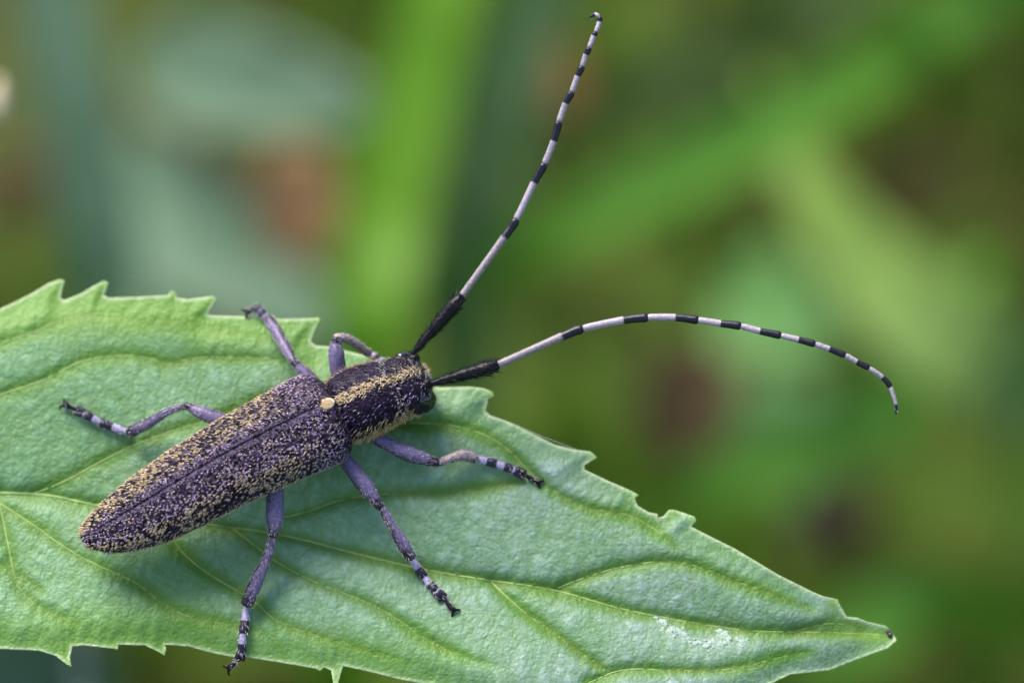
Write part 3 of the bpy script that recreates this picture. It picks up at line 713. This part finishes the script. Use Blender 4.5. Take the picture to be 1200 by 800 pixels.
# belly under the wing cases
BEL = [(a, m, max(0.5, hw * .9), tp * .6, bo * 1.15, hc) for a, m, hw, tp, bo, hc in ELY]
Pg = grid_surface(BEL, np.linspace(0, 332, 60), [2 * math.pi * k / 32 for k in range(32)]); grid_mesh(Pg, 'abdomen', M_BELLY, bt, closed=True)
# scutellum
sx, sy = axp(325, -19.5)
def hump(c, L, Wd, Hh, name, mat, parent, bump=.0): V, F = blob(Vector(c), [T0 * L * PX, Sb * Wd * PX, Nb * Hh * PX], 10, 16, bump, 3); return mesh_obj(name, V, F, mat, parent)
sc_c = ring_point(ELY, 323, 0.0); sc = hump(sc_c + Nbn * 0.6 * PX, 9.5, 6.0, 1.6, 'scutellum', M_CREAM, bt, .2)
p = []; 
for _ in range(420): t = rng.uniform(0, 6.28); r = math.sqrt(rng.random()); p.append(sc_c + T0n * math.cos(t) * r * 8.5 * PX + Sbn * math.sin(t) * r * 6.5 * PX + Nbn * (1.6 * math.sqrt(1 - r * r) + .4) * PX)
p = np.array(p); hairs('pubescence', p, -T0n[None] + Nbn[None] * .5 + rng.normal(size=p.shape) * .2, 4 * PX, .6 * PX, CREAM[None] * rng.uniform(.8, 1.35, (len(p), 1)), M_HAIR, sc)
# pronotum
PRO = [(331, -3, 30, 29, 26, 50), (334, -3, 36, 33, 30, 50), (338, -3, 39, 36, 31, 50), (344, -3, 40.5, 37.5, 32, 50), (356, -3, 42, 39, 33, 50), (372, -3, 40.5, 38, 32, 50), (388, -2, 38, 37, 31, 49), (396, -1, 37.5, 36.5, 30, 49), (400, 0, 37.5, 36, 30, 48), (403, 0, 34, 32.5, 28, 48), (406, 0, 27, 26, 22, 48)]
# head
HED = [(398, 0, 27, 27, 26, 47), (403, 0, 31, 30.5, 30, 47), (409, 1, 35.5, 34.5, 34, 46), (418, 2, 36.5, 35, 37, 45), (428, 2.5, 35, 33, 38, 43), (436, 2, 30, 29, 36, 41), (441, 1, 24, 24, 32, 39), (444, 0, 17, 17, 26, 37), (446, 0, 9, 9, 16, 35), (447, 0, 2, 2, 5, 34)]
phc = [2 * math.pi * k / 72 - math.pi for k in range(73)]
def furry(tab, lo, hi, na, name, mat, parent, n, rule):
    al_ = np.linspace(lo, hi, na); Pg = grid_surface(tab, al_, phc[:-1], r=2); ob = grid_mesh(Pg, name, mat, parent, closed=True)
    Pf = np.concatenate([Pg, Pg[:, :1]], axis=1); p, nr, ui, vi = sample_grid(Pf, n)
    cc = np.array([B(*axp(a, 0), 48) for a in np.interp(ui, np.arange(na), al_)]); nr *= np.sign(np.sum(nr * (p - cc), axis=1))[:, None]
    al = np.interp(ui, np.arange(na), al_); ph = np.degrees(vi / 72 * 2 * math.pi - math.pi)
    K = []; Cc = []; L = []; Dr = []
    for i in range(n):
        r_ = rule(al[i], ph[i], Vector(p[i]) / PX)
        if r_ is None: continue
        c_, l_, side = r_; K.append(i); Cc.append(c_); L.append(l_)
        Dr.append(T0n * -0.55 + nr[i] * 0.5 + Sbn * side + rng.normal(size=3) * 0.2)
    hairs('pubescence', p[K] - nr[K] * .3 * PX, Dr, np.array(L) * PX, 0.6 * PX, Cc, M_HAIR, ob); return ob
def rule_pro(a, ph, q):
    nz = noise.noise(q / 5)
    if abs(ph + 1) < 7.5 + 2.5 * nz: return (CREAM * rng.uniform(.75, 1.4), rng.uniform(4, 6.5), rng.normal() * .2) if rng.random() < .92 else None
    if abs(ph + 1) < 12 and rng.random() < .10: return CREAM * .9, 6, .2
    if abs(ph) > 82 + 14 * nz: return (GOLD * rng.uniform(.35, 1.5), rng.uniform(4, 8), .1 * np.sign(ph)) if rng.random() < .55 else None
    if abs(ph) > 62 + 12 * nz and rng.random() < .16: return GOLD * .8, 8, 0
    if a > 397 and rng.random() < .35: return WHITE * .8, 5, 0
    if rng.random() < .07: return VIOLET * rng.uniform(.3, .9), 5, 0
    if rng.random() < .012: return WHITE * .7, 6, 0
def rule_head(a, ph, q):
    nz = noise.noise(q / 4)
    if (a > 416) and 50 < abs(ph) < 112 and a < 439: return None
    if abs(ph + 1) < 9 + 5 * nz: return (CREAM * rng.uniform(.6, 1.2), rng.uniform(5, 8), rng.normal() * .5) if rng.random() < .7 else None
    if abs(ph) < 36 and a > 432 and rng.random() < .45: return WHITE * rng.uniform(.5, 1.1), 6, 0
    if abs(ph) > 85: return (GOLD * rng.uniform(.6, 1.2), rng.uniform(5, 9), 0) if rng.random() < .35 + nz else None
    if 15 < ph < 60: return (LILAC * rng.uniform(.5, 1.0), 5, 0) if rng.random() < .12 + nz else None
    if rng.random() < .05 + nz * .3: return (WHITE if ph < 0 else GOLD) * rng.uniform(.4, .9), 6, 0
furry(PRO, 331, 406, 44, 'pronotum', M_PRO, bt, 9000, rule_pro)
head = furry(HED, 398, 447, 34, 'head', M_HEAD, bt, 4200, rule_head)
# eyes, antennal sockets, mandibles
def surf(tab, a, deg, out=0): 
    p_ = ring_point(tab, a, R(deg), r=2); c = np.array(B(*axp(a, 0), 46)); d_ = (p_ - c); d_ /= np.linalg.norm(d_); return Vector(p_ + d_ * out * PX), Vector(d_)
for sgn in (-1, 1):
    ep = []; er = []
    for a, dg, r_ in ((424, 60, 8.5), (430, 68, 10), (433, 80, 11), (431, 93, 10), (425, 102, 7.5)):
        c, nd = surf(HED, a, sgn * dg, -3.6); ep.append(c); er.append(r_ * .82)
    V, F, *_ = tube(ep, er, 20, 1.5 * PX); mesh_obj('eye', V, F, M_EYE, head)
    c, nd = surf(HED, 438, sgn * 38, 0); V, F = blob(c, [T0 * 7 * PX, T0.cross(nd).normalized() * 7.5 * PX, nd * 6.5 * PX], 10, 16); mesh_obj('antennal_socket', V, F, M_BLACK, head)
    p1, _ = surf(HED, 434, sgn * 138, -3); V, F, *_ = tube([p1, p1 + T0 * 2 * PX - LN * 7 * PX, p1 + T0 * 2 * PX - LN * 13 * PX - Sb * sgn * 7 * PX], [6, 4.5, 1], 10); mesh_obj('mandible', V, F, M_BLACK, head)

def bristle_on_tube(pts, rad, n, colf, ln, name, parent, lift=.6, back=-.6, flat=1.0):
    C, Rr, T = catmull(pts, [q * PX for q in rad], 2 * PX); k = rng.integers(0, len(C) - 1, n); p = []; d = []; cc = []; L = []
    for i in k:
        tan = (C[i + 1] - C[i]).normalized(); s = tan.cross(LN).normalized(); u = s.cross(tan); a = rng.uniform(0, 6.283); nd = s * math.cos(a) + u * math.sin(a)
        p.append(C[i].lerp(C[i + 1], rng.random()) + nd * Rr[i] * .95); d.append(nd * lift - tan * back + Vector(rng.normal(size=3)) * .12); cc.append(colf(T[i], a)); L.append(ln * rng.uniform(.6, 1.2) * PX)
    return hairs(name, p, d, np.array(L), .42 * PX, cc, M_HAIR, parent)
# antennae : (end x, y) of the white part and of the black tip for each segment
ANT = [dict(root=(484, 414, 78), scape=(540, 348, 92), w0=2.9, w1=8.0,
    segs=[((591, 278), (605, 257)), ((626, 214), (638, 192)), ((649, 165), (655, 143)), ((663, 121), (670, 108)), ((677, 89), (682, 78)), ((687, 64), (690.5, 56)), ((696, 42), (698, 38)), ((702.5, 26), (702, 20)), ((697, 17), (691, 21))], hs=[104, 122, 138, 150, 160, 168, 172, 174, 172]),
    dict(root=(506, 449, 70), scape=(582, 428, 80), w0=3.2, w1=8.2,
    segs=[((659, 394), (683, 385)), ((731, 375), (759, 372)), ((792, 372), (818, 375)), ((845, 379), (868, 382)), ((891, 388), (915, 393)), ((936, 398), (955, 403)), ((972, 409), (990, 416)), ((1004, 424), (1018, 431)), ((1034, 442), (1043, 453)), ((1050, 474), (1050, 485))], hs=[86, 92, 96, 100, 102, 102, 100, 96, 90, 82])]
for A in ANT:
    r3, e3 = A['root'], A['scape']; p0 = B(*r3); p2 = B(*e3)
    pts = [p0, p0.lerp(p2, .25), p0.lerp(p2, .6), p0.lerp(p2, .86), p2]; rad = [A['w0'], A['w0'] * 1.7, A['w1'] * .93, A['w1'] * 1.06, A['w1'] * .7]
    V, F, *_ = tube(pts, rad, 18); an = mesh_obj('antenna', V, F, M_BLACK, bt)
    bristle_on_tube(pts, rad, 300, lambda t, a: (0.008, .007, .01), 9, 'bristles', an, .45, -.85)
    # ped, then the flagellum
    allq = [np.array(e3[:2], float)]
    for wq, bq in A['segs']: allq += [np.array(wq, float), np.array(bq, float)]
    hh = [e3[2]]; 
    for k_, hq in enumerate(A['hs']): hh += [lerp(hh[-1], hq, .6), hq]
    P3 = [B(q[0], q[1], z) for q, z in zip(allq, hh)]
    C, _, T = catmull(P3, [1] * len(P3), 1.2 * PX); T = np.array(T) * (len(P3) - 1)
    ns = len(A['segs'])
    for k in range(ns):
        m = [j for j in range(len(C)) if 2 * k <= T[j] <= 2 * k + 2 + 1e-6]; seg = [C[j] for j in m]; tq = [(T[j] - 2 * k) for j in m]
        rb = lerp(5.9, 3.5, (k / (ns - 1)) ** 1.1) * (0.92 if A['w1'] > 8.1 else .85); n_ = len(seg)
        rd = [rb * (0.84 + .26 * (j / (n_ - 1)) ** 3) * (1 - .25 * math.exp(-((n_ - 1 - j) / 1.2) ** 2) - .22 * math.exp(-(j / 1.5) ** 2)) * PX for j in range(n_)]
        if k == ns - 1: rd = [r_ * (1 - .75 * (j / (n_ - 1)) ** 2) for j, r_ in enumerate(rd)]
        # direct ring build keeps the band attribute aligned with the photo
        n = 14; V = []; F = []; bd = []
        for j in range(n_):
            tan = (seg[min(j + 1, n_ - 1)] - seg[max(j - 1, 0)]).normalized(); s = tan.cross(LN).normalized(); u = s.cross(tan)
            for a in range(n):
                an_ = 2 * math.pi * a / n; V.append(seg[j] + (s * math.cos(an_) + u * math.sin(an_)) * rd[j]); bd.append(float(sstep(.80, 1.18, tq[j])))
        for j in range(n_ - 1):
            for a in range(n): b_ = (a + 1) % n; F.append((j * n + a, j * n + b_, (j + 1) * n + b_, (j + 1) * n + a))
        F.append(tuple(range(n))[::-1]); F.append(tuple(range((n_ - 1) * n, n_ * n)))
        mesh_obj('antenna_segment', V, F, M_BAND if k else M_BAND3, an, {'band': bd})
    C1 = C[::1]
    idx = [j for j in range(0, len(C), 6)]
    bristle_on_tube([C[j] for j in idx], [lerp(4.2, 1.8, j / len(C)) for j in idx], 420, lambda t, a: tuple((WHITE if rng.random() < .5 else VIOLET * .3) * .9), 4, 'bristles', an, .25, -.9)

# legs : femur, tibia, tarsus joints, claw ; heights above the mean plane, feet from the leaf surface
def F_(x, y, up): return (x, y, H(x, y) + up)
LEGS = [
 dict(fem=[(285, 503, 38), (262, 494, 42), (240, 485, 45), (218, 475, 44)], fr=[8.5, 9.8, 8.0, 4.2], tib=[(217, 475, 44), (197, 482, 36), (175, 495, 24), (153, 506, 15)], tr=[3.2, 4.2, 6.0, 7.2],
      tar=[F_(149, 506, 6), F_(118, 495, 6), F_(101, 486, 6), F_(90, 480, 6), F_(76, 474, 5)]),
 dict(fem=[(374, 458, 34), (362, 443, 38), (345, 424, 41)], fr=[8.5, 8.5, 5.0], tib=[(344, 424, 41), (334, 406, 32), (322, 385, 22), (315, 374, 14)], tr=[4.4, 6.6, 6.8, 6.2],
      tar=[F_(314, 375, 6), F_(306, 366, 5), F_(302, 362, 4), F_(300, 360, 3), F_(290, 365, 2)]),
 dict(fem=[(404, 452, 36), (397, 435, 42), (394, 415, 50), (394, 397, 54)], fr=[8, 9.6, 9.4, 5.5], tib=[(394, 396, 54), (405, 396, 46), (419, 404, 30), (432, 414, 14)], tr=[5.2, 5.2, 5.2, 4.8],
      tar=[F_(433, 415, 4), F_(443, 420, 4), F_(450, 426, 4), F_(455, 430, 4), F_(466, 438, 3)]),
 dict(fem=[(432, 508, 34), (450, 518, 35), (480, 532, 34), (512, 542, 28)], fr=[5.5, 8.0, 9.2, 5.5], tib=[(514, 542, 28), (528, 537, 26), (543, 533, 22), (556, 537, 16)], tr=[4.0, 5.0, 6.2, 6.0],
      tar=[F_(557, 537, 7), F_(581, 543, 6), F_(599, 549, 6), F_(614, 556, 5), F_(631, 565, 3)]),
 dict(fem=[(398, 530, 34), (408, 543, 36), (426, 567, 38), (445, 593, 34)], fr=[6.5, 8.6, 9.6, 5.5], tib=[(446, 594, 34), (457, 612, 28), (470, 634, 20), (481, 652, 14)], tr=[4.0, 5.2, 7.2, 6.6],
      tar=[F_(482, 654, 7), F_(497, 676, 6), F_(510, 691, 6), F_(519, 700, 5), F_(531, 714, 3)]),
 dict(fem=[(322, 560, 36), (322, 580, 38), (322, 605, 40), (320, 628, 36)], fr=[9, 10.5, 10.5, 5.2], tib=[(320, 629, 36), (312, 655, 28), (300, 682, 20), (290, 706, 15)], tr=[4.4, 5.6, 7.8, 7.4],
      tar=[F_(289, 709, 7), F_(285, 742, 6), F_(283, 763, 5), (281, 772, H(281, 766) + 2), (268, 782, H(275, 766) - 6)]),
]
def leghair(t, a):
    r_ = rng.random(); return tuple((LILAC * .8 if r_ < .45 else WHITE * 1.05 if r_ < .75 else VIOLET * .4 if r_ < .9 else GOLD * .8) * rng.uniform(.6, 1.1))
for g in LEGS:
    pf = [B(*q) for q in g['fem']]; V, F, t, a, _ = tube(pf, g['fr'], 18)
    band = np.clip(0.22 + 0.9 * sstep(.86, .97, t) + .26 * np.cos(a + .6) + .30 * np.array([noise.noise(v / PX / 2.6) for v in V]), 0, 1)  # one side darkened: shading painted into the colour; dark knee and mottling its own
    lg = mesh_obj('leg', V, F, M_LEG, bt, {'band': band}); bristle_on_tube(pf, g['fr'], 620, leghair, 2.6, 'pubescence', lg, .35, -.9)
    pt = [B(*q) for q in g['tib']]; V, F, t, a, _ = tube(pt, g['tr'], 16)
    band = np.clip(0.38 + 0.32 * np.cos(a + .6) + .35 * sstep(.75, 1, t) + .30 * np.array([noise.noise(v / PX / 2.6) for v in V]) + .2 * sstep(.1, 0, t), 0, 1)  # side shading painted in here too, besides darker ends and mottling
    tb = mesh_obj('tibia', V, F, M_LEGW if g is LEGS[2] or g is LEGS[3] else M_LEG, lg, {'band': band})
    bristle_on_tube(pt, g['tr'], 420, leghair, 3.4, 'bristles', lg, .5, -.9)
    q = [B(*v) for v in g['tar']]
    for k in range(3):
        a_, b_ = q[k], q[k + 1]; L = b_ - a_; big_ = (5.2, 5.2, 5.4)[k]
        if k < 2:
            V, F, t, an_, _ = tube([a_, a_ + L * .5, a_ + L * .93], [3.6, 4.7, 5.4], 14, 2 * PX, flat=.8)
            mesh_obj('tarsus_joint', V, F, M_BANDL, lg, {'band': sstep(.45, .66, t)})
        else:
            s = L.cross(LN).normalized(); parts = []; bb = []
            for sg_ in (-1, 1):
                V, F, t, an_, _ = tube([a_, a_ + L * .5 + s * sg_ * 2.6 * PX, a_ + L * 1.0 + s * sg_ * 4.2 * PX], [2.8, 3.4, 2.4], 10, 2 * PX, flat=.7); parts.append((V, F)); bb += list(sstep(.15, .4, t))
            V, F = merge(*parts); mesh_obj('tarsus_joint', V, F, M_BANDL, lg, {'band': bb})
    a_, b_ = q[3], q[4]; L = b_ - a_; s = L.cross(LN).normalized(); Lh = L.normalized()
    parts = []; V, F, *_ = tube([a_ - L * .35, a_ + L * .3, b_], [1.6, 2.3, 3.5], 10, 2 * PX); parts.append((V, F))
    for sg_ in (-1, 1):
        V, F, *_ = tube([b_, b_ + Lh * 3.2 * PX + s * sg_ * 3.6 * PX, b_ + Lh * 4.6 * PX + s * sg_ * 6 * PX - LN * 2.5 * PX, b_ + Lh * 3.4 * PX + s * sg_ * 6.8 * PX - LN * 5 * PX], [2, 1.5, 1.0, .4], 8, 1.5 * PX); parts.append((V, F))
    V, F = merge(*parts); mesh_obj('claw', V, F, M_BLACK, lg)
    bristle_on_tube(q, [4.5, 5, 5, 4, 2.5], 120, leghair, 5, 'bristles', lg, .5, -.8)
